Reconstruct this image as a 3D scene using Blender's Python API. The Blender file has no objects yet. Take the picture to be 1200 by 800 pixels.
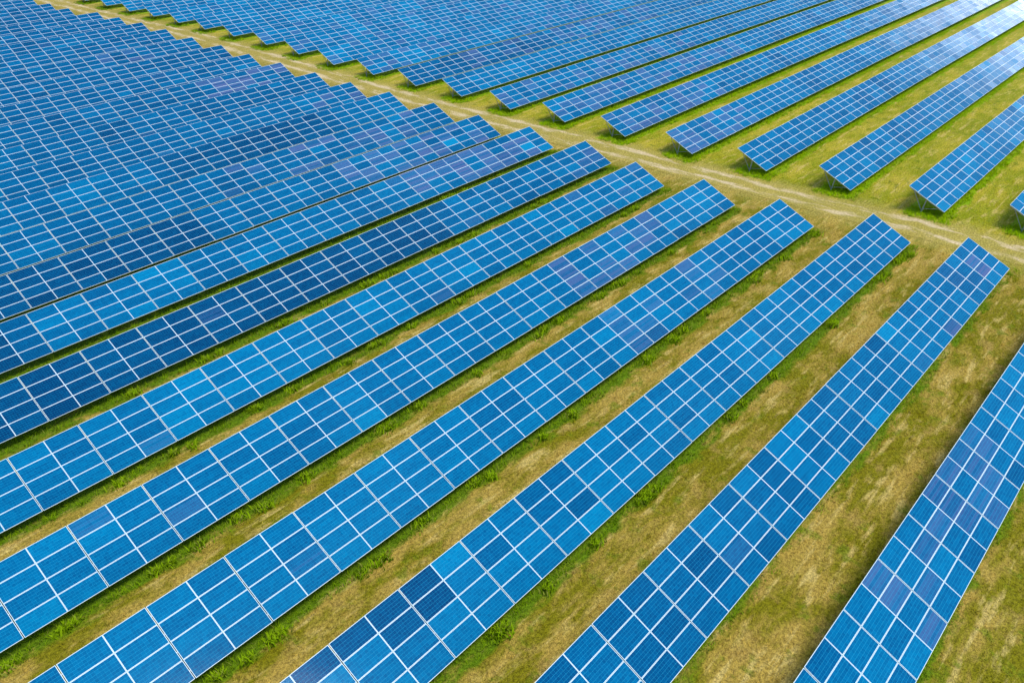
import bpy, bmesh, math, random
import numpy as np
from mathutils import Matrix, Vector, Euler

random.seed(7); rng = np.random.default_rng(7)
scene = bpy.context.scene
COL = scene.collection

# ------------------------------------------------------------------ survey of the place (metres)
H0 = 0.70                      # height of the low edge of a panel table over the turf
TILT = 0.42317                 # tilt of the tables
PITCH_X = 1.9896               # mean column pitch
SLOPE = 4.05                   # slant height of a table (four modules)
CT, ST = math.cos(TILT), math.sin(TILT)
CAM = np.array([-43.657, -1.353, 31.929 + H0])
CR = np.array([[0.671277, -0.74119, -0.00492], [0.409086, 0.364948, 0.836338], [0.61809, 0.563427, -0.548192]])
FOC = 944.28

NX = [27.685, 27.255, 26.848, 24.515, 24.289, 24.308, 25.821, 25.305, 24.795, 24.767, 24.159, 23.882, 23.785, 23.389, 23.111,
      23.139, 22.578, 22.302, 22.003, 21.732, 21.38, 19.43, 19.195, 18.9, 18.6, 18.3, 18.0, 17.7]
NY = [-0.043, 7.815, 15.649, 23.449, 31.316, 39.376, 47.149, 54.873, 62.593, 70.398, 78.245, 86.046, 93.866, 101.742, 109.587,
      117.441, 125.302, 133.178, 141.015, 148.816, 156.629, 164.455, 172.274, 180.1, 187.93, 195.76, 203.6, 211.43]
NZ = [0.181, 0.403, 0.345, 0.287, 0.178, -0.082, -0.032, 0.023, -0.102, -0.193, -0.169, -0.274, -0.331, -0.201, -0.161, -0.078,
      0.046, 0.257, 0.302, 0.169, 0.08, 0.054, -0.012, 0, 0, 0, 0, 0]
NPAR = [0, 0, 0, 1, 1, 1, 0, 0, 1, 0, 0, 1, 0, 1, 0, 0, 1, 0, 1, 0, 0, 1, 0, 0, 1, 0, 1, 0]
FX = [37.583, 35.466, 35.965, 35.38, 34.416, 33.947, 33.429, 33.145, 32.941, 32.562, 32.142, 31.644, 31.554, 31.426, 30.839,
      30.503, 30.304, 30.04, 29.614, 29.114, 28.8, 28.4, 28.0]
FY = [7.28, 15.623, 24.752, 33.719, 42.301, 51.153, 59.871, 68.704, 77.511, 86.294, 95.106, 103.936, 112.808, 121.648, 130.494,
      139.293, 148.084, 156.893, 165.673, 174.483, 183.29, 192.1, 200.91]
FZ = [0.086, 0.313, -0.146, -0.245, -0.173, -0.06, -0.074, -0.24, -0.225, -0.348, -0.243, -0.204, -0.003, 0.11, 0.262, 0.227,
      0.15, 0.148, -0.006, -0.015, 0, 0, 0]
NCOL = [23, 31, 33, 36, 37, 36, 36, 35, 33, 32, 30, 29, 28, 26, 25, 24, 22, 21, 20, 19, 17, 15, 14, 12, 10, 9, 8, 5]
FCOL = [9, 25, 43, 61, 65, 66, 63, 59, 56, 52, 49, 45, 42, 38, 35, 31, 27, 23, 20, 16, 12, 8, 4]
NX = np.array(NX); NY = np.array(NY); NZ = np.array(NZ); FX = np.array(FX); FY = np.array(FY); FZ = np.array(FZ)
NCOL = np.array(NCOL) + 3; FCOL = np.array(FCOL) + 3

def sstep(a, b, x):
    t = np.clip((np.asarray(x, float) - a) / (b - a), 0, 1); return t * t * (3 - 2 * t)

def roll_x(x):                                   # the far block lies on gently rolling ground
    a = sstep(55, 110, x) * 0.02
    return a * (np.sin(np.asarray(x) / 11.0) + 0.4 * np.sin(np.asarray(x) / 7.1 + 1.0))
def gz(x, y):
    x = np.asarray(x, float); y = np.asarray(y, float)
    zn = np.interp(y - 1.8, NY, NZ); zf = np.interp(y - 1.8, FY, FZ) + roll_x(x)
    w = sstep(27.5, 35.0, x)
    return zn * (1 - w) + zf * w
def track_a(y):                                  # centre line of the left wheel rut
    return np.interp(y, [-40, -10, 8, 20, 35, 46, 60, 80, 114, 150, 200, 260], [33.2, 32.3, 31.7, 30.8, 30.6, 30.1, 29.0, 28.3, 28.0, 26.3, 23.8, 21.5])
def track_c(y): return track_a(y) + 1.25

# ------------------------------------------------------------------ helpers
def tag(o, label=None, cat=None, group=None, kind=None):
    if label: o['label'] = label
    if cat: o['category'] = cat
    if group: o['group'] = group
    if kind: o['kind'] = kind
    return o
def link(name, me, parent=None, M=None):
    o = bpy.data.objects.new(name, me); COL.objects.link(o)
    if parent: o.parent = parent
    if M is not None: o.matrix_local = M
    return o
def mesh_np(name, V, F, mats, fmat=None, attrs=None, cattr=None, smooth=False):
    """V (n,3); F (m,k) faces of equal size k"""
    V = np.asarray(V, np.float32); F = np.asarray(F, np.int32)
    me = bpy.data.meshes.new(name)
    m, k = F.shape
    me.vertices.add(len(V)); me.vertices.foreach_set('co', V.ravel())
    me.loops.add(m * k); me.loops.foreach_set('vertex_index', F.ravel())
    me.polygons.add(m); me.polygons.foreach_set('loop_start', np.arange(0, m * k, k, dtype=np.int32))
    me.polygons.foreach_set('loop_total', np.full(m, k, np.int32))
    for mt in mats: me.materials.append(mt)
    if fmat is not None: me.polygons.foreach_set('material_index', np.asarray(fmat, np.int32))
    me.polygons.foreach_set('use_smooth', np.full(m, bool(smooth)))
    me.update(calc_edges=True)
    for n, a in (attrs or {}).items():
        at = me.attributes.new(n, 'FLOAT', 'POINT'); at.data.foreach_set('value', np.asarray(a, np.float32))
    return me

class NT:                                        # tiny node-tree writer
    def __init__(s, t): s.t = t; t.nodes.clear()
    def n(s, typ, **kw):
        nd = s.t.nodes.new(typ)
        for k, v in kw.items():
            setattr(nd, k, v)
        return nd
    def put(s, sock, v):
        if isinstance(v, bpy.types.NodeSocket): s.t.links.new(v, sock)
        else: sock.default_value = v
    def m(s, op, a, b=0.0, c=0.0, clamp=False):
        nd = s.n('ShaderNodeMath', operation=op); nd.use_clamp = clamp
        s.put(nd.inputs[0], a); s.put(nd.inputs[1], b)
        if len(nd.inputs) > 2: s.put(nd.inputs[2], c)
        return nd.outputs[0]
    def mix(s, f, a, b):
        nd = s.n('ShaderNodeMix', data_type='RGBA'); s.put(nd.inputs[0], f)
        s.put(nd.inputs[6], a if isinstance(a, bpy.types.NodeSocket) else (*a, 1)); s.put(nd.inputs[7], b if isinstance(b, bpy.types.NodeSocket) else (*b, 1))
        return nd.outputs[2]
    def mr(s, v, a, b, c=0.0, d=1.0):
        nd = s.n('ShaderNodeMapRange'); nd.interpolation_type = 'SMOOTHSTEP'
        s.put(nd.inputs[0], v); nd.inputs[1].default_value = a; nd.inputs[2].default_value = b; nd.inputs[3].default_value = c; nd.inputs[4].default_value = d
        return nd.outputs[0]
    def noise(s, vec, scale, detail=3.0, rough=0.55):
        nd = s.n('ShaderNodeTexNoise'); s.put(nd.inputs['Vector'], vec); nd.inputs['Scale'].default_value = scale
        nd.inputs['Detail'].default_value = detail; nd.inputs['Roughness'].default_value = rough
        return nd.outputs[0]
    def attr(s, name, typ='GEOMETRY'):
        nd = s.n('ShaderNodeAttribute', attribute_name=name, attribute_type=typ); return nd
    def mapping(s, vec, scale):
        nd = s.n('ShaderNodeMapping'); s.put(nd.inputs[0], vec); nd.inputs['Scale'].default_value = scale; return nd.outputs[0]
def new_mat(name):
    m = bpy.data.materials.new(name); m.use_nodes = True; return m, NT(m.node_tree)
def finish(nt, shader): 
    o = nt.n('ShaderNodeOutputMaterial'); nt.t.links.new(shader, o.inputs[0])
def principled(nt, color, rough=0.5, metal=0.0, spec=0.5, normal=None, ior=None, coat=None):
    b = nt.n('ShaderNodeBsdfPrincipled'); nt.put(b.inputs['Base Color'], color if isinstance(color, bpy.types.NodeSocket) else (*color, 1))
    nt.put(b.inputs['Roughness'], rough); b.inputs['Metallic'].default_value = metal; b.inputs['Specular IOR Level'].default_value = spec
    if ior: b.inputs['IOR'].default_value = ior
    if normal: nt.t.links.new(normal, b.inputs['Normal'])
    return b.outputs[0]

# ------------------------------------------------------------------ materials
def cell_material(name, merged):
    m, nt = new_mat(name)
    if merged: ca = nt.attr('paint').outputs['Color']
    else: ca = nt.n('ShaderNodeObjectInfo').outputs['Color']
    sp = nt.n('ShaderNodeSeparateColor'); nt.put(sp.inputs[0], ca)
    tone, mauve, rnd = sp.outputs[0], sp.outputs[1], sp.outputs[2]
    uv = nt.n('ShaderNodeSeparateXYZ'); nt.put(uv.inputs[0], nt.n('ShaderNodeUVMap', uv_map='UVMap').outputs[0])
    u, v = uv.outputs[0], uv.outputs[1]
    cu, cv = nt.m('MULTIPLY', u, 12.0), nt.m('MULTIPLY', v, 6.0)
    def line(x, w, lo=None):
        f = nt.m('ABSOLUTE', nt.m('SUBTRACT', nt.m('FRACT', x), 0.5))
        return nt.m('GREATER_THAN', f, 0.5 - w)
    gu, gv = line(cu, 0.017), line(cv, 0.024)
    bus = line(nt.m('ADD', nt.m('MULTIPLY', v, 18.0), 0.5), 0.03)
    # per string / per cell variation of the polycrystalline blue
    wn = nt.n('ShaderNodeTexWhiteNoise', noise_dimensions='2D'); cb = nt.n('ShaderNodeCombineXYZ')
    nt.put(cb.inputs[0], nt.m('FLOOR', cv)); nt.put(cb.inputs[1], nt.m('MULTIPLY', rnd, 97.0)); nt.put(wn.inputs['Vector'], cb.outputs[0])
    wc = nt.n('ShaderNodeTexWhiteNoise', noise_dimensions='3D'); cc = nt.n('ShaderNodeCombineXYZ')
    nt.put(cc.inputs[0], nt.m('FLOOR', cu)); nt.put(cc.inputs[1], nt.m('FLOOR', cv)); nt.put(cc.inputs[2], nt.m('MULTIPLY', rnd, 61.0)); nt.put(wc.inputs['Vector'], cc.outputs[0])
    var = nt.m('ADD', nt.m('MULTIPLY', nt.m('SUBTRACT', wn.outputs[0], 0.5), 0.10), nt.m('MULTIPLY', nt.m('SUBTRACT', wc.outputs[0], 0.5), 0.16))
    t = nt.m('ADD', tone, var, clamp=True)
    cr = nt.n('ShaderNodeValToRGB'); nt.put(cr.inputs[0], t)
    e = cr.color_ramp.elements
    e[0].position = 0.0; e[0].color = (0.0, 0.034, 0.122, 1)
    e[1].position = 1.0; e[1].color = (0.0, 0.235, 0.44, 1)
    k = e.new(0.45); k.color = (0.0, 0.094, 0.238, 1)
    k = e.new(0.75); k.color = (0.0, 0.163, 0.345, 1)
    mv = nt.m('MULTIPLY', mauve, nt.mr(wn.outputs[0], 0.1, 0.75, 0.25, 1.0))
    c = nt.mix(mv, cr.outputs[0], (0.105, 0.125, 0.29))
    c = nt.mix(nt.m('MULTIPLY', bus, 0.22), c, (0.04, 0.42, 0.64))
    c = nt.mix(nt.m('MULTIPLY', gv, 0.72), c, (0.03, 0.46, 0.66))
    c = nt.mix(nt.m('MULTIPLY', gu, 0.58), c, (0.015, 0.40, 0.64))
    finish(nt, principled(nt, c, rough=0.10, ior=1.40, spec=0.09))
    return m
M_cell = cell_material('solar_cells', False); M_cellm = cell_material('solar_cells_merged', True)
m, nt = new_mat('frame_aluminium'); M_frame = m
finish(nt, principled(nt, (0.82, 0.95, 0.95), rough=0.40, metal=0.0, spec=0.5))
m, nt = new_mat('panel_back'); M_back = m
finish(nt, principled(nt, (0.62, 0.64, 0.66), rough=0.6))
m, nt = new_mat('galvanised_steel'); M_steel = m
nz = nt.noise(nt.n('ShaderNodeTexCoord').outputs['Object'], 9.0)
finish(nt, principled(nt, nt.mix(nz, (0.26, 0.28, 0.30), (0.40, 0.42, 0.44)), rough=0.45, metal=0.25))

def turf_color(nt, blade=False):
    """colour of the turf from its place: df metres in front of a table, db metres behind it, far block share, track distance"""
    pos = nt.n('ShaderNodeNewGeometry').outputs['Position']
    a = lambda n: nt.attr(n).outputs['Fac']
    df, db, far, trk = a('df'), a('db'), a('far'), a('trk')
    flat = nt.mapping(pos, (1, 1, 0))
    lng = nt.mapping(pos, (0.42, 1.0, 0))                     # mown along the rows
    lngw = nt.n('ShaderNodeVectorMath', operation='ADD'); nt.put(lngw.inputs[0], lng)
    wob = nt.n('ShaderNodeTexNoise'); nt.put(wob.inputs['Vector'], flat); wob.inputs['Scale'].default_value = 0.35
    nt.put(lngw.inputs[1], wob.outputs['Color']); lng = lngw.outputs[0]
    big = nt.noise(lng, 0.30, 4); mid = nt.noise(lng, 1.1, 5, 0.62); swath = nt.noise(nt.mapping(pos, (0.13, 1.0, 0)), 2.2, 4)
    fine = nt.noise(flat, 6.0, 4, 0.65); speck = nt.noise(flat, 17.0, 3, 0.7)
    soil_n = nt.noise(flat, 0.55, 5, 0.6)
    c_n = nt.mix(nt.mr(nt.m('ADD', nt.m('MULTIPLY', big, 0.5), nt.m('MULTIPLY', mid, 0.5)), 0.42, 0.58), (0.22, 0.195, 0.006), (0.45, 0.31, 0.055))
    c_f = nt.mix(nt.mr(nt.m('ADD', nt.m('MULTIPLY', big, 0.5), nt.m('MULTIPLY', mid, 0.5)), 0.38, 0.64), (0.265, 0.29, 0.004), (0.48, 0.39, 0.030))
    c = nt.mix(far, c_n, c_f)
    # straw left by the mower, in loose swaths
    straw = nt.m('MULTIPLY', nt.mr(swath, 0.50, 0.64), nt.mr(mid, 0.40, 0.58))
    c = nt.mix(nt.m('MULTIPLY', straw, nt.mr(far, 0, 1, 0.8, 0.7)), c, (0.64, 0.48, 0.14))
    # bare soil patches, most of them close behind the tables
    soil = nt.m('MULTIPLY', nt.mr(nt.m('SUBTRACT', soil_n, nt.m('MULTIPLY', nt.mr(db, 0.2, 2.2), 0.06)), 0.49, 0.63), nt.mr(far, 0, 1, 0.7, 0.3))
    c = nt.mix(soil, c, (0.40, 0.27, 0.060))
    gpat = nt.m('MULTIPLY', nt.mr(nt.noise(flat, 0.8, 4, 0.6), 0.56, 0.68), 0.7)
    c = nt.mix(gpat, c, (0.16, 0.21, 0.006))
    # trampled dry ground beside the track
    dry = nt.m('MULTIPLY', nt.mr(nt.m('ADD', trk, nt.m('MULTIPLY', nt.m('SUBTRACT', mid, 0.5), 5.0)), 1.6, 4.8, 1.0, 0.0), 0.75)
    c = nt.mix(dry, c, nt.mix(fine, (0.31, 0.245, 0.035), (0.56, 0.42, 0.12)))
    # lush strip below the drip edge and round the ends of the tables
    lush = nt.mr(nt.m('ADD', df, nt.m('MULTIPLY', nt.m('SUBTRACT', mid, 0.5), 2.2)), 0.12, 0.72, 1.0, 0.0)
    lc = nt.mix(far, (0.11, 0.21, 0.004), (0.24, 0.40, 0.003))
    lc = nt.mix(fine, lc, nt.mix(far, (0.15, 0.235, 0.008), (0.27, 0.40, 0.004)))
    c = nt.mix(lush, c, lc)
    # blotchy fine grain of stalks and clods
    g = nt.m('ADD', nt.m('MULTIPLY', fine, 0.75), nt.m('MULTIPLY', speck, 0.75))
    g = nt.mr(g, 0.56, 0.94, 0.48, 1.46)
    hv = nt.n('ShaderNodeHueSaturation'); nt.put(hv.inputs['Color'], c); nt.put(hv.inputs['Value'], g)
    return hv.outputs[0], fine, speck, mid, trk

m, nt = new_mat('turf'); M_turf = m
c, fine, speck, mid, trk = turf_color(nt)
bp = nt.n('ShaderNodeBump'); bp.inputs['Strength'].default_value = 0.7; bp.inputs['Distance'].default_value = 0.12
nt.put(bp.inputs['Height'], nt.m('ADD', fine, nt.m('MULTIPLY', speck, 0.6)))
finish(nt, principled(nt, c, rough=0.95, spec=0.1, normal=bp.outputs[0]))

m, nt = new_mat('dirt_track'); M_track = m
c, fine, speck, mid, trk = turf_color(nt)
w = nt.n('ShaderNodeAttribute', attribute_name='across').outputs['Fac']
pos = nt.n('ShaderNodeNewGeometry').outputs['Position']
wn = nt.m('MULTIPLY', nt.m('SUBTRACT', nt.noise(nt.mapping(pos, (1, 0.45, 0)), 0.8, 5, 0.65), 0.5), 2.4)
ww = nt.m('ADD', w, wn)
rut = nt.mr(nt.m('ABSOLUTE', nt.m('SUBTRACT', nt.m('ABSOLUTE', ww), 1.2)), 0.15, 0.85, 1.0, 0.0)
brk = nt.mr(nt.noise(nt.mapping(pos, (1, 0.25, 0)), 0.8, 5, 0.7), 0.42, 0.57)
bare = nt.m('MULTIPLY', rut, nt.m('MULTIPLY', brk, nt.mr(nt.m('ABSOLUTE', w), 1.9, 2.5, 1.0, 0.0)))
sand = nt.mix(nt.mr(fine, 0.3, 0.7), (0.52, 0.37, 0.16), (0.82, 0.66, 0.38))
c2 = nt.mix(bare, c, sand)
bp = nt.n('ShaderNodeBump'); bp.inputs['Strength'].default_value = 0.6; bp.inputs['Distance'].default_value = 0.1
nt.put(bp.inputs['Height'], nt.m('SUBTRACT', nt.m('ADD', fine, nt.m('MULTIPLY', speck, 0.5)), nt.m('MULTIPLY', bare, 0.5)))
finish(nt, principled(nt, c2, rough=0.95, spec=0.1, normal=bp.outputs[0]))

def blade_material(name, follow):
    m, nt = new_mat(name)
    v = nt.attr('hue').outputs['Fac']; h = nt.attr('hgt').outputs['Fac']
    if follow:
        c = turf_color(nt)[0]
        hv = nt.n('ShaderNodeHueSaturation'); nt.put(hv.inputs['Color'], c); nt.put(hv.inputs['Value'], nt.mr(v, 0, 1, 0.95, 1.8)); c = hv.outputs[0]
    else:
        far = nt.attr('far').outputs['Fac']
        cn = nt.mix(v, (0.09, 0.22, 0.003), (0.34, 0.52, 0.008)); cf = nt.mix(v, (0.27, 0.52, 0.002), (0.50, 0.70, 0.003))
        c = nt.mix(far, cn, cf)
        c = nt.mix(nt.m('MULTIPLY', nt.mr(nt.m('FRACT', nt.m('MULTIPLY', v, 37.0)), 0.86, 0.9), 0.6), c, (0.34, 0.30, 0.08))   # the odd dry stalk
    g = nt.n('ShaderNodeNewGeometry').outputs['Normal']
    va = nt.n('ShaderNodeVectorMath', operation='SCALE'); nt.put(va.inputs[0], g); va.inputs['Scale'].default_value = 0.45
    vb = nt.n('ShaderNodeVectorMath', operation='ADD'); nt.put(vb.inputs[0], va.outputs[0]); vb.inputs[1].default_value = (0, 0, 1.0)
    vn = nt.n('ShaderNodeVectorMath', operation='NORMALIZE'); nt.put(vn.inputs[0], vb.outputs[0])
    d = nt.n('ShaderNodeBsdfDiffuse'); nt.put(d.inputs[0], c); nt.put(d.inputs['Normal'], vn.outputs[0])
    tr = nt.n('ShaderNodeBsdfTranslucent'); nt.put(tr.inputs[0], c)
    mx = nt.n('ShaderNodeMixShader'); mx.inputs[0].default_value = 0.25
    nt.t.links.new(d.outputs[0], mx.inputs[1]); nt.t.links.new(tr.outputs[0], mx.inputs[2])
    finish(nt, mx.outputs[0]); return m
M_tall = blade_material('tall_grass_blades', False); M_short = blade_material('short_grass_blades', True)

# ------------------------------------------------------------------ where the turf lies relative to the tables
R_X0 = np.concatenate([NX - NCOL * PITCH_X, FX]); R_X1 = np.concatenate([NX, FX + FCOL * PITCH_X])
R_Y0 = np.concatenate([NY, FY]); R_Y1 = R_Y0 + SLOPE * CT
def turf_attrs(x, y):
    df = np.full(len(x), 9.0); db = np.full(len(x), 9.0)
    for x0, x1, y0, y1 in zip(R_X0, R_X1, R_Y0, R_Y1):
        x0e, x1e = (x0 - 200, x1) if x0 < 20 and x1 < 28.5 else (x0, x1 + 200)
        dx = np.maximum(0, np.maximum(x0e - x, x - x1e))
        dyf = np.maximum(0, y0 - y); dyb = np.maximum(0, y - y1)
        near_end = 0.55 if x0 >= 28 else 0.75                     # the mound at a far-block end is wider
        d = np.hypot(dx * near_end, dyf) + np.where(dyb > 0, 9.0, 0)
        if x0 < 20 and y0 < 10: d = d + 0.28                      # the front two rows are mown closer
        df = np.minimum(df, d)
        db = np.minimum(db, np.where(dx > 0, 9.0, np.where(y > y0, dyb, 9.0)))
    far = sstep(27, 33, x)
    trk = np.abs(x - track_c(y))
    return dict(df=df, db=db, far=far, trk=trk)

# ------------------------------------------------------------------ ground: one sheet to the horizon, fine where it is seen
gx = np.concatenate([[-1600, -900, -450, -220, -120], np.arange(-70, 60, 0.5), np.arange(60, 190, 1.0), [230, 320, 520, 950, 1700]])
gy = np.concatenate([[-1500, -800, -350, -150, -70], np.arange(-35, 130, 0.5), np.arange(130, 240, 1.0), [280, 380, 600, 1000, 1800]])
X, Y = np.meshgrid(gx, gy, indexing='ij'); nx, ny = X.shape
bump = 0.025 * (np.sin(X * 1.7 + np.sin(Y * 0.9)) * np.sin(Y * 1.3) + np.sin(X * 0.43) * np.sin(Y * 2.1 + X * 0.3))
Z = gz(X, Y) + bump
V = np.stack([X, Y, Z], -1).reshape(-1, 3)
I = np.arange(nx * ny).reshape(nx, ny)
F = np.stack([I[:-1, :-1], I[1:, :-1], I[1:, 1:], I[:-1, 1:]], -1).reshape(-1, 4)
me = mesh_np('ground', V, F, [M_turf], attrs=turf_attrs(V[:, 0], V[:, 1]), smooth=True)
tag(link('ground', me), kind='structure')

def ground_z(x, y):
    x = np.asarray(x, float); y = np.asarray(y, float)
    return gz(x, y) + 0.025 * (np.sin(x * 1.7 + np.sin(y * 0.9)) * np.sin(y * 1.3) + np.sin(x * 0.43) * np.sin(y * 2.1 + x * 0.3))

# the dirt track between the two blocks, a sheet just above the turf that fades into it
ty = np.arange(-34, 236, 0.4); tw = np.linspace(-2.6, 2.6, 21)
TY, TW = np.meshgrid(ty, tw, indexing='ij'); TX = track_c(TY) + TW
TZ = ground_z(TX, TY) + 0.022 - 0.012 * (np.abs(np.abs(TW) - 1.2) < 0.4)
V = np.stack([TX, TY, TZ], -1).reshape(-1, 3); I = np.arange(TX.size).reshape(TX.shape)
F = np.stack([I[:-1, :-1], I[:-1, 1:], I[1:, 1:], I[1:, :-1]], -1).reshape(-1, 4)[:, ::-1]
at = turf_attrs(V[:, 0], V[:, 1]); at['across'] = TW.ravel()
tag(link('dirt_track', mesh_np('dirt_track', V, F, [M_track], attrs=at, smooth=True)), kind='structure')

# ------------------------------------------------------------------ a solar module
ML, MW, FR, MT = 1.962, 0.998, 0.0215, 0.036      # length, width, visible frame, thickness
def boxv(x0, x1, y0, y1, z0, z1):
    v = [(x0, y0, z0), (x1, y0, z0), (x1, y1, z0), (x0, y1, z0), (x0, y0, z1), (x1, y0, z1), (x1, y1, z1), (x0, y1, z1)]
    f = [(3, 2, 1, 0), (4, 5, 6, 7), (0, 1, 5, 4), (1, 2, 6, 5), (2, 3, 7, 6), (3, 0, 4, 7)]
    return v, f
a, b = ML / 2, MW / 2
slab_v, slab_f = boxv(-a + FR, a - FR, -b + FR, b - FR, -0.022, -0.004)
frame_v, frame_f = [], []
for bx in ((-a, a, -b, -b + FR, -MT, 0), (-a, a, b - FR, b, -MT, 0), (-a, -a + FR, -b + FR, b - FR, -MT, 0), (a - FR, a, -b + FR, b - FR, -MT, 0)):
    v, f = boxv(*bx); frame_f += [tuple(i + len(frame_v) for i in q) for q in f]; frame_v += v
slab_v = np.array(slab_v); frame_v = np.array(frame_v); slab_f = np.array(slab_f); frame_f = np.array(frame_f)
def uv_for(me, n_units, per):
    """UVs 0..1 over the top face of each slab"""
    uv = me.uv_layers.new(name='UVMap')
    one = np.zeros((per * 4, 2), np.float32)
    one[4:8] = [(0, 0), (1, 0), (1, 1), (0, 1)]          # second face of the slab is its top
    uv.data.foreach_set('uv', np.tile(one, (n_units, 1)).ravel())
slab_mat = [1, 0, 1, 1, 1, 1]
me_cells = mesh_np('solar_panel', slab_v, slab_f, [M_cell, M_back], slab_mat); uv_for(me_cells, 1, 6)
me_frame = mesh_np('panel_frame', frame_v, frame_f, [M_frame])
full_v = np.vstack([slab_v, frame_v]); full_f = np.vstack([slab_f, frame_f + 8]); full_m = slab_mat + [2] * len(frame_f)
me_full = mesh_np('solar_panel_framed', full_v, full_f, [M_cell, M_back, M_frame], full_m); uv_for(me_full, 1, len(full_f))

# supports: a driven post with two struts and the rafter the tables lie on
def bar(p0, p1, w, h):
    p0, p1 = Vector(p0), Vector(p1); d = (p1 - p0).normalized()
    sx = Vector((1, 0, 0)); up = d.cross(sx).normalized()
    v = []
    for p in (p0, p1):
        for i, j in ((-1, -1), (1, -1), (1, 1), (-1, 1)): v.append(p + sx * i * w / 2 + up * j * h / 2)
    f = [(3, 2, 1, 0), (4, 5, 6, 7), (0, 1, 5, 4), (1, 2, 6, 5), (2, 3, 7, 6), (3, 0, 4, 7)]
    return v, f
def solid(name, parts, mat):
    V, F = [], []
    for v, f in parts:
        F += [[i + len(V) for i in q] for q in f]; V += [tuple(p) for p in v]
    me = mesh_np(name, np.array(V), np.array(F), [mat])
    bm = bmesh.new(); bm.from_mesh(me); bmesh.ops.recalc_face_normals(bm, faces=bm.faces); bm.to_mesh(me); bm.free()
    return me
def sl(v, dz): return (0, v * CT - dz * -ST * -1, H0 + v * ST - dz * CT)
def slp(v, dz): return (0, v * CT + dz * ST, H0 + v * ST - dz * CT)      # dz metres under the module plane
me_rafter = solid('rafter', [bar(slp(0.10, 0.185), slp(3.95, 0.185), 0.07, 0.12)], M_steel)
me_post = solid('support_post', [bar((0, 2.15, -0.4), (0, 1.92, H0 + 1.92 / CT * ST - 0.26), 0.11, 0.09)], M_steel)
me_strut_hi = solid('brace', [bar((0.065, 2.14, 0.12), tuple(np.array(slp(3.45, 0.25)) + [0.065, 0, 0]), 0.05, 0.05)], M_steel)
me_strut_lo = solid('brace', [bar((0.065, 2.12, 0.32), tuple(np.array(slp(0.55, 0.25)) + [0.065, 0, 0]), 0.032, 0.032)], M_steel)

# ------------------------------------------------------------------ tone and mauve tint of the modules, by row and column
MAUVE = {('N', 0): (13, 20, .5, .42), ('N', 1): (0.5, 3, .5, .85), ('N', 3): (7, 13, .3, .35), ('N', 4): (5, 13, .38, .55), ('N', 5): (0, 5, .25, .3), ('N', 6): (0, 2, .4, .4),
         ('N', 7): (1, 9, .55, .7), ('N', 8): (0, 10, .5, .6), ('N', 9): (0, 14, .28, .6), ('N', 11): (0, 3, .3, .6), ('N', 13): (0, 6, .55, .8), ('N', 16): (3, 8, .25, .5),
         ('F', 0): (0, 1, .0, .0), ('F', 2): (0, 7, .5, .6), ('F', 3): (0, 11, .38, .6), ('F', 4): (0, 22, .4, .55), ('F', 5): (0, 22, .33, .55), ('F', 7): (5, 30, .3, .5),
         ('F', 8): (0, 30, .25, .5), ('F', 9): (0, 30, .2, .5), ('F', 10): (0, 30, .2, .45), ('F', 11): (0, 30, .2, .45)}
def row_tone(sec, r, c):
    t = 0.52
    if sec == 'N':
        if r == 6: t = 0.44 - 0.33 * sstep(9, 14, c) + 0.12 * sstep(30, 33, c)
        elif r == 8: t = 0.50 - 0.42 * sstep(17.5, 19.5, c)
        elif r == 7: t = 0.56 - 0.46 * sstep(27.5, 28.5, c)
        elif r == 10: t = 0.48 - 0.33 * (sstep(4, 6, c) - sstep(15, 17, c))
        elif r == 1: t = 0.56 - 0.08 * sstep(8, 18, c)
        elif r in (2, 3): t = 0.60 + 0.04 * sstep(20, 30, c)
        elif r == 4: t = 0.58 + 0.06 * sstep(22, 30, c)
        elif r == 5: t = 0.60
        elif r == 0: t = 0.60
        elif r >= 12: t = 0.36
        else: t = 0.42
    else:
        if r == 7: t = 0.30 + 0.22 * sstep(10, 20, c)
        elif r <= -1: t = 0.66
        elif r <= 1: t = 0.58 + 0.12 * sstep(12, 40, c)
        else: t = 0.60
    return float(t)
SPECIAL = {('N', 1, 1, 2): (.7, .75), ('N', 1, 1, 1): (.5, .95), ('N', 1, 6, 0): (.45, .6), ('N', 2, 27, 3): (.2, 0), ('N', 2, 27, 2): (.2, 0), ('N', 2, 28, 3): (.25, 0),
           ('N', 2, 29, 3): (.28, 0), ('N', 2, 28, 2): (.3, 0), ('N', 2, 30, 3): (.3, 0), ('N', 3, 12, 0): (.35, .1), ('N', 7, 1, 1): (1, 0), ('N', 7, 3, 1): (.3, 0.5), ('N', 8, 3, 1): (1, 0)}

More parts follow.
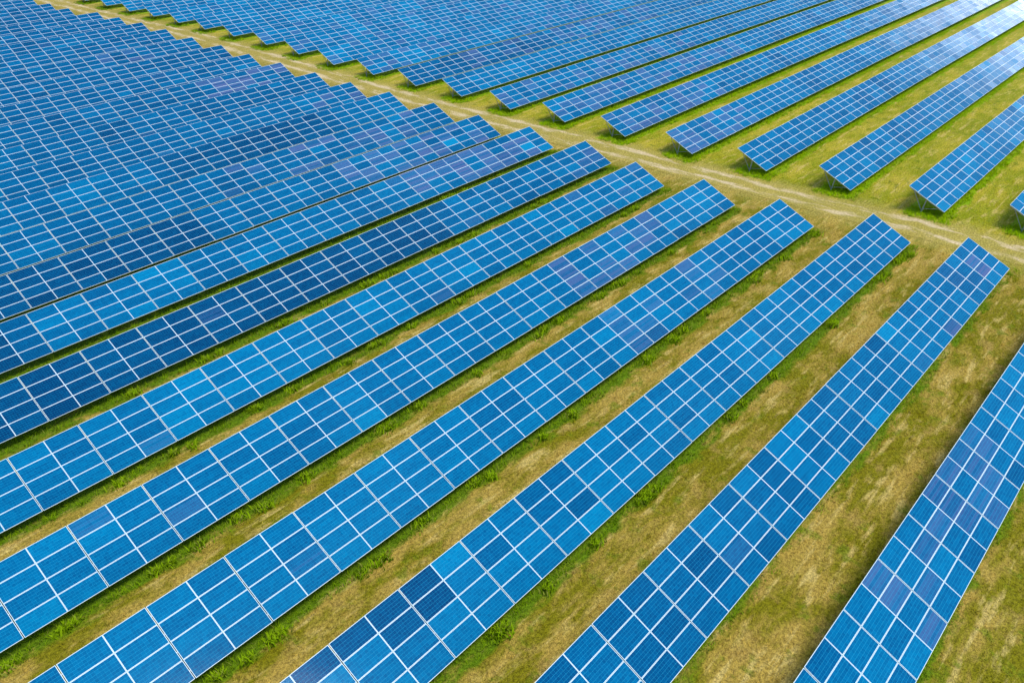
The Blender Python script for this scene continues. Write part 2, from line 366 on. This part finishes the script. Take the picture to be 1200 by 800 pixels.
# ------------------------------------------------------------------ labels
ORD = ['', 'first', 'second', 'third', 'fourth', 'fifth', 'sixth', 'seventh', 'eighth', 'ninth', 'tenth', 'eleventh', 'twelfth', 'thirteenth', 'fourteenth', 'fifteenth',
       'sixteenth', 'seventeenth', 'eighteenth', 'nineteenth', 'twentieth', 'twenty-first', 'twenty-second', 'twenty-third', 'twenty-fourth', 'twenty-fifth', 'twenty-sixth',
       'twenty-seventh', 'twenty-eighth']
NFEAT = {0: 'blue solar panel row cut by the right edge, violet streaked panels in its middle',
         1: 'blue solar panel row ending at the dirt track with two lilac panels near that end',
         2: 'third solar panel row from the lower right corner, few navy panels at bottom',
         3: 'fourth solar panel row from the lower right corner, running to the bottom left corner',
         4: 'fifth solar panel row from the lower right corner, faint violet panels past its middle',
         5: 'sixth solar panel row from the lower right corner, even mid blue throughout',
         6: 'seventh solar panel row from the lower right corner, dark navy along its left part',
         7: 'eighth solar panel row from the lower right corner, violet panels at its track end',
         8: 'ninth solar panel row from the lower right corner, thin dark gap below it',
         9: 'tenth solar panel row from the lower right corner, first whose lower edge is overlapped',
         10: 'eleventh solar panel row from the lower right corner, a dark navy stretch in its middle',
         13: 'fourteenth solar panel row from the lower right corner, mauve panels at its track end'}
FFEAT = {-2: 'solar panel row beyond the track of which only the corner shows at the right edge',
         -1: 'solar panel row beyond the track, lower of the two reaching the right edge whole',
         0: 'third row beyond the track from the right edge, pale with glare at its top',
         1: 'fourth row beyond the track from the right edge, whitened by glare at its top',
         2: 'fifth row beyond the track from the right edge, mauve panels at its near end',
         7: 'tenth row beyond the track from the right edge, dark navy at its near end'}

# ------------------------------------------------------------------ the rows
def in_view(p):
    v = CR @ (p - CAM)
    if v[2] < 1: return False, 1e9
    x, y = 600 + FOC * v[0] / v[2], 400 - FOC * v[1] / v[2]
    return (-12 < x < 1212 and -12 < y < 812), v[2]

def build_row(sec, r, Xe, Y0, Z0, ncol, par, label):
    sgn = -1 if sec == 'N' else 1
    root = bpy.data.objects.new('solar_panel_row', None); COL.objects.link(root)
    root.location = (Xe, Y0, Z0); root.empty_display_size = 0.5
    tag(root, label, 'solar panels', 'solar panel rows before the dirt track' if sec == 'N' else 'solar panel rows beyond the dirt track')
    rr = random.Random(1000 * (sec == 'F') + r + 50)
    panels = []
    unit_j = {}
    zoff = lambda x: float(roll_x(x)) if sec == 'F' else 0.0
    for c in range(ncol):
        unit = (c + par) // 2; first = (c + par) % 2
        if unit not in unit_j: unit_j[unit] = (rr.gauss(0, 0.006), rr.gauss(0, 0.0025), rr.gauss(0, 0.0012 if sec == 'N' else 0.0022), rr.gauss(0, .05))
        jz, jt, jx, jtone = unit_j[unit]
        ux = (unit * 2 - par) * PITCH_X
        lx = sgn * (ux + (0.0225 + ML / 2 if first == 0 else 2 * PITCH_X - 0.0225 - ML / 2))
        xc = Xe + sgn * (ux + PITCH_X)                      # the table follows the ground, pair by pair
        slope = (zoff(xc + 1) - zoff(xc - 1)) / 2
        for k in range(4):
            v = 0.012 + k * (MW + 0.0145) + MW / 2
            pz = zoff(xc) + slope * (Xe + lx - xc)
            loc = Vector((lx, v * CT, H0 + v * ST + jz + pz))
            jj = 1.0 if sec == 'N' else 4.0
            eu = Euler((TILT + jt + rr.gauss(0, .0016) * jj, -slope + jx + rr.gauss(0, .0014) * jj, 0))
            tone = row_tone(sec, r, c) + jtone + rr.gauss(0, 0.065)
            if rr.random() < 0.06: tone -= 0.09
            if rr.random() < 0.05: tone += 0.16
            mv = 0.0; mr_ = MAUVE.get((sec, r))
            if mr_ and mr_[0] <= c <= mr_[1] and rr.random() < mr_[2]: mv = min(1.0, 1.2 * mr_[3] * rr.uniform(.6, 1.0))
            elif rr.random() < 0.01: mv = 0.2
            if (sec, r, c, k) in SPECIAL: tone, mv = SPECIAL[(sec, r, c, k)]
            elif (sec, r) == ('N', 1) and mr_: mv = min(mv, .12)
            M = Matrix.Translation(loc) @ eu.to_matrix().to_4x4()
            wp = np.array([Xe, Y0, Z0]) + np.array(loc)
            iv, dist = in_view(wp)
            panels.append((not iv, dist, M, (min(1, max(0, tone)), mv, rr.random(), 1), c))
    order = sorted(range(len(panels)), key=lambda i: panels[i][:2])
    own = set(order[:100])
    detailed = (sec == 'N' and r <= 5)
    mV, mF, mC = [], [], []
    for i, (hid, dist, M, colr, c) in enumerate(panels):
        if i in own:
            o = link('solar_panel', me_cells if detailed else me_full, root, M); o.color = colr
            if detailed: link('panel_frame', me_frame, o)
        else:
            Mn = np.array(M); mV.append(full_v @ Mn[:3, :3].T + Mn[:3, 3]); mC.append(colr)
    if mV:
        n = len(mV); nv = len(full_v)
        F = (full_f[None] + (np.arange(n) * nv)[:, None, None]).reshape(-1, 4)
        me = mesh_np('solar_panels', np.vstack(mV), F, [M_cellm, M_back, M_frame], np.tile(full_m, n)); uv_for(me, n, len(full_f))
        at = me.attributes.new('paint', 'FLOAT_COLOR', 'POINT')
        at.data.foreach_set('color', np.repeat(np.array(mC, np.float32), nv, axis=0).ravel())
        tag(link('solar_panel', me, root), kind='stuff')
    # purlins, following the table
    L = ncol * PITCH_X
    xs = np.arange(0.03, L, 2 * PITCH_X).tolist() + [L - 0.03]
    for v in (0.45, 1.47, 2.48, 3.55):
        V, F = [], []
        for x in xs:
            z = zoff(Xe + sgn * x)
            for dv, dz in ((-.03, .045), (.03, .045), (.03, .122), (-.03, .122)):
                p = slp(v + dv, dz); V.append((sgn * x, p[1], p[2] + z))
        n = len(xs)
        for i in range(n - 1):
            for j in range(4): F.append((i * 4 + j, i * 4 + (j + 1) % 4, i * 4 + 4 + (j + 1) % 4, i * 4 + 4 + j))
        F += [(3, 2, 1, 0), (4 * n - 4, 4 * n - 3, 4 * n - 2, 4 * n - 1)]
        me = mesh_np('purlin', np.array(V), np.array(F), [M_steel])
        bm = bmesh.new(); bm.from_mesh(me); bmesh.ops.recalc_face_normals(bm, faces=bm.faces); bm.to_mesh(me); bm.free()
        link('purlin', me, root)
    # supports, every second pair of columns; only those near the track and near the camera can be seen at all
    nsup = 4 if not (sec == 'N' and r <= 5) else 99
    x = 0.38; k = 0
    while x < L and k < nsup:
        z = zoff(Xe + sgn * x)
        post = link('support_post', me_post, root, Matrix.Translation((sgn * x, 0, z)))
        for mm in (me_rafter, me_strut_hi, me_strut_lo): link(mm.name.split('.')[0], mm, post)
        x += 4 * PITCH_X; k += 1

for r in range(len(NX)):
    lab = NFEAT.get(r) or f'{ORD[r + 1]} solar panel row from the lower right corner, before the dirt track'
    build_row('N', r, float(NX[r]), float(NY[r]), float(NZ[r]), int(NCOL[r]), NPAR[r], lab)
for i in range(len(FX)):
    r = i - 2
    lab = FFEAT.get(r) or f'{ORD[i + 1]} solar panel row from the right edge, beyond the dirt track'
    build_row('F', r, float(FX[i]), float(FY[i]), float(FZ[i]), int(FCOL[i]), 0, lab)

# ------------------------------------------------------------------ grass
def blades(name, bx, by, hgt, wid, lean, hue, mat, label, cat, extra=None):
    """one tapered, bent blade (a quad and a tip) per point"""
    n = len(bx); ang = rng.uniform(0, 2 * np.pi, n); la = rng.uniform(0, 2 * np.pi, n)
    bz = ground_z(bx, by) - 0.02
    wx, wy = np.cos(ang) * wid / 2, np.sin(ang) * wid / 2
    lx, ly = np.cos(la) * lean * hgt, np.sin(la) * lean * hgt
    P = np.empty((n, 5, 3), np.float32)
    P[:, 0] = np.stack([bx - wx, by - wy, bz], -1); P[:, 1] = np.stack([bx + wx, by + wy, bz], -1)
    mx, my, mz = bx + lx * .35, by + ly * .35, bz + hgt * .6
    P[:, 2] = np.stack([mx + wx * .8, my + wy * .8, mz], -1); P[:, 3] = np.stack([mx - wx * .8, my - wy * .8, mz], -1)
    P[:, 4] = np.stack([bx + lx, by + ly, bz + hgt], -1)
    b = (np.arange(n) * 5)[:, None]
    tri = np.stack([b + [0, 1, 2], b + [0, 2, 3], b + [3, 2, 4]], 1).reshape(-1, 3)
    at = turf_attrs(bx, by)
    at = {k: np.repeat(v, 5) for k, v in at.items()}
    at['hue'] = np.repeat(hue, 5); at['hgt'] = np.repeat(hgt, 5)
    me = mesh_np(name, P.reshape(-1, 3), tri, [mat], attrs=at)
    return tag(link(name, me), label, cat, kind='stuff')

def vnoise(x, y, s, seed):
    r2 = np.random.default_rng(seed); out = 0; 
    for k in range(4):
        a = r2.uniform(0, 6.28, 4); f = s * (1.0 + 0.7 * k)
        th = r2.uniform(0, 6.28)
        out = out + np.sin((x * np.cos(th) + y * np.sin(th)) * f + a[0] + 1.3 * np.sin((x * -np.sin(th) + y * np.cos(th)) * f * 0.8 + a[1]))
    return out / 4

# tall grass: tufts below the drip edge, and mounds round the ends the mower cannot reach
TX_, TY_, TS_ = [], [], []
for r in range(0, 10):
    x0, x1 = NX[r] - NCOL[r] * PITCH_X, NX[r] + 0.9
    dens = [8, 12, 19, 24, 24, 22, 20, 17, 13, 9][r]
    n = int((x1 - x0) * dens)
    x = rng.uniform(x0, x1, n); y = NY[r] + rng.triangular(-0.95, -0.1, 1.3, n)
    wv = vnoise(x, y * 0.3, 1.1, 5 + r)
    lim = {0: .20, 1: .28}.get(r, .44)
    keep = (NY[r] - y) < lim + 0.26 * wv
    TX_.append(x[keep]); TY_.append(y[keep]); TS_.append((0.75 + 0.25 * wv[keep]) * {0: .62, 1: .75}.get(r, 1.0))
    n = int(60); x = NX[r] + np.abs(rng.normal(0, .55, n)); y = NY[r] + rng.uniform(-0.5, 2.6, n)
    TX_.append(x); TY_.append(y); TS_.append(np.full(n, .7))
for i in range(0, 14):
    dens = 18 if i < 8 else 9
    x0, x1 = FX[i] - 0.6, FX[i] + min(FCOL[i], 50) * PITCH_X
    n = int((x1 - x0) * dens); x = rng.uniform(x0, x1, n); y = FY[i] + rng.triangular(-0.95, -0.1, 1.2, n)
    wv = vnoise(x, y * 0.3, 1.1, 45 + i); keep = (FY[i] - y) < .50 + 0.25 * wv
    TX_.append(x[keep]); TY_.append(y[keep]); TS_.append((0.8 + 0.2 * wv[keep]) * (1 - 0.3 * sstep(50, 80, x[keep])))
for i in range(0, 22):
    n = 330 if i < 9 else 170                                  # the mound at the near end of each far row
    x = FX[i] - 1.75 + rng.power(0.9, n) * 3.6; y = FY[i] + rng.uniform(-0.85, 3.9, n)
    edge = 1.35 + 0.3 * vnoise(x * 0 + i, y, 1.6, 80 + i)
    keep = ((FX[i] - x) < edge * np.clip(1.25 - np.abs(y - FY[i] - 1.3) / 4.0, .3, 1)) & (y < FY[i] + 3.4 + 0.4 * vnoise(x, y, 1.0, 90))
    TX_.append(x[keep]); TY_.append(y[keep]); TS_.append(np.full(keep.sum(), .85))
tx, ty_, ts = np.concatenate(TX_), np.concatenate(TY_), np.concatenate(TS_)
NB = 5
bx = np.repeat(tx, NB) + rng.normal(0, .085, len(tx) * NB); by = np.repeat(ty_, NB) + rng.normal(0, .085, len(tx) * NB)
th = np.repeat(rng.uniform(0.22, 0.46, len(tx)) * ts, NB) * rng.uniform(0.7, 1.15, len(bx))
hue = np.clip(np.repeat(rng.uniform(0, 1, len(tx)), NB) * .6 + rng.uniform(0, .4, len(bx)), 0, 1)
dist = np.hypot(bx - CAM[0], by - CAM[1])
blades('tall_grass', bx, by, th, 0.030 + 0.010 * np.clip(dist / 60, 0, 2) * rng.uniform(.7, 1.3, len(bx)), 0.8, hue, M_tall,
       'tall lush green grass growing below the panel edges and round the row ends', 'grass')

# leafy weeds among it, broader and brighter
wx, wy = [], []
for r, n in ((2, 26), (3, 26), (4, 24), (5, 16), (6, 14), (7, 8)):
    x = rng.uniform(NX[r] - NCOL[r] * PITCH_X, NX[r], n); y = NY[r] - rng.uniform(0.05, 0.5, n)
    for cx, cy in zip(x, y):
        k = int(rng.integers(60, 130)); s = rng.uniform(.16, .34)
        wx.append(cx + rng.normal(0, s, k)); wy.append(cy + rng.normal(0, s * .7, k))
wx = np.concatenate(wx); wy = np.concatenate(wy)
blades('weeds', wx, wy, rng.uniform(.18, .46, len(wx)), rng.uniform(.06, .11, len(wx)), 0.55, rng.uniform(.65, 1, len(wx)), M_tall,
       'leafy green weeds growing among the tall grass below the panel edges', 'weeds')

# short mown turf between the rows
SX, SY = [], []
def scatter(x0, x1, y0, y1, per_m2):
    n = int((x1 - x0) * (y1 - y0) * per_m2); SX.append(rng.uniform(x0, x1, n)); SY.append(rng.uniform(y0, y1, n))
scatter(-30, 30, -9, 0, 20)
for r in range(0, 8):
    d = [22, 22, 22, 22, 20, 14, 10, 6][r]
    scatter(NX[r] - NCOL[r] * PITCH_X, NX[r] + 1.0, NY[r] + SLOPE * CT - .3, NY[r + 1] - 0.3, d)
for i in range(0, 9):
    scatter(FX[i] - 1, FX[i] + 45, FY[i] + SLOPE * CT - .3, FY[i + 1] - 0.3, 7)
scatter(24, 38, -5, 90, 9); scatter(24, 36, 90, 180, 3)
sx, sy = np.concatenate(SX), np.concatenate(SY)
sm = vnoise(sx, sy, 1.9, 33) + vnoise(sx, sy, 0.7, 34) * .7
keep = rng.uniform(0, 1, len(sx)) < np.clip(0.62 + 0.5 * sm, .12, 1)
tc = np.abs(np.abs(sx - track_c(sy)) - 1.2)
keep &= ~((tc < .55) & (rng.uniform(0, 1, len(sx)) < .85))
sx, sy, sm = sx[keep], sy[keep], sm[keep]
NS = 4
bx = np.repeat(sx, NS) + rng.normal(0, .05, len(sx) * NS); by = np.repeat(sy, NS) + rng.normal(0, .05, len(sx) * NS)
hh = np.repeat(rng.uniform(.05, .13, len(sx)) * (1 + .35 * sm), NS) * rng.uniform(.7, 1.2, len(bx))
blades('short_grass', bx, by, np.maximum(hh, .03), rng.uniform(.018, .04, len(bx)), 1.2, rng.uniform(0, 1, len(bx)), M_short,
       'short mown yellow green turf with dry stalks between the panel rows', 'grass')

# ------------------------------------------------------------------ daylight
SUN_AZ, SUN_EL = math.radians(165), math.radians(68)          # azimuth from +Y towards +X
w = bpy.data.worlds.new('World'); scene.world = w; w.use_nodes = True
nt = NT(w.node_tree)
sky = nt.n('ShaderNodeTexSky', sky_type='NISHITA'); sky.sun_disc = False
sky.sun_elevation = SUN_EL; sky.sun_rotation = SUN_AZ; sky.air_density = 1.0; sky.dust_density = 0.4; sky.ozone_density = 3.0
d = nt.n('ShaderNodeTexCoord').outputs['Generated']
nrm = nt.n('ShaderNodeVectorMath', operation='NORMALIZE'); nt.put(nrm.inputs[0], d); d = nrm.outputs[0]
sep = nt.n('ShaderNodeSeparateXYZ'); nt.put(sep.inputs[0], d)
def towards(az, el):
    az, el = math.radians(az), math.radians(el)
    nd = nt.n('ShaderNodeVectorMath', operation='DOT_PRODUCT'); nt.put(nd.inputs[0], d)
    nd.inputs[1].default_value = (math.sin(az) * math.cos(el), math.cos(az) * math.cos(el), math.sin(el)); return nd.outputs['Value']
n1 = nt.noise(nt.mapping(d, (1, 1, 2.0)), 3.2, 6, 0.55)
near_bank = nt.m('ADD', towards(84, 4), nt.m('MULTIPLY', nt.m('SUBTRACT', n1, 0.5), 0.003))
bank = nt.mr(near_bank, math.cos(math.radians(13.5)), math.cos(math.radians(10.5)))
veil = nt.mr(near_bank, math.cos(math.radians(18)), math.cos(math.radians(13)))
puffs = nt.m('MULTIPLY', nt.mr(n1, 0.50, 0.68), nt.mr(sep.outputs[2], 0.45, 0.62, 0.0, 0.45))
col = nt.mix(puffs, sky.outputs[0], (9.0, 9.2, 9.6))
col = nt.mix(nt.m('MULTIPLY', veil, 0.8), col, (20.0, 22.0, 26.0))
col = nt.mix(bank, col, (36.0, 38.0, 43.0))
bg = nt.n('ShaderNodeBackground'); nt.put(bg.inputs[0], col); bg.inputs[1].default_value = 0.12
o = nt.n('ShaderNodeOutputWorld'); nt.t.links.new(bg.outputs[0], o.inputs[0])
sl_ = bpy.data.lights.new('sun', 'SUN'); sl_.energy = 1.5; sl_.angle = math.radians(22.0); sl_.color = (1.0, 0.95, 0.87)
so = bpy.data.objects.new('sun', sl_); COL.objects.link(so)
sd = Vector((math.sin(SUN_AZ) * math.cos(SUN_EL), math.cos(SUN_AZ) * math.cos(SUN_EL), math.sin(SUN_EL)))
so.rotation_euler = sd.to_track_quat('Z', 'Y').to_euler(); so.location = (0, 0, 80)

# ------------------------------------------------------------------ camera
cd = bpy.data.cameras.new('camera'); cam = bpy.data.objects.new('camera', cd); COL.objects.link(cam)
cd.sensor_width = 36; cd.lens = 36 * FOC / 1200; cd.clip_end = 5000; cd.clip_start = 0.5
Rm = Matrix((CR[0], CR[1], -CR[2])).transposed()
cam.matrix_world = Matrix.Translation(CAM) @ Rm.to_4x4()
scene.camera = cam
vs = scene.view_settings; vs.view_transform = 'Standard'; vs.look = 'None'; vs.gamma = 1; vs.use_curve_mapping = False; vs.exposure = 0.72
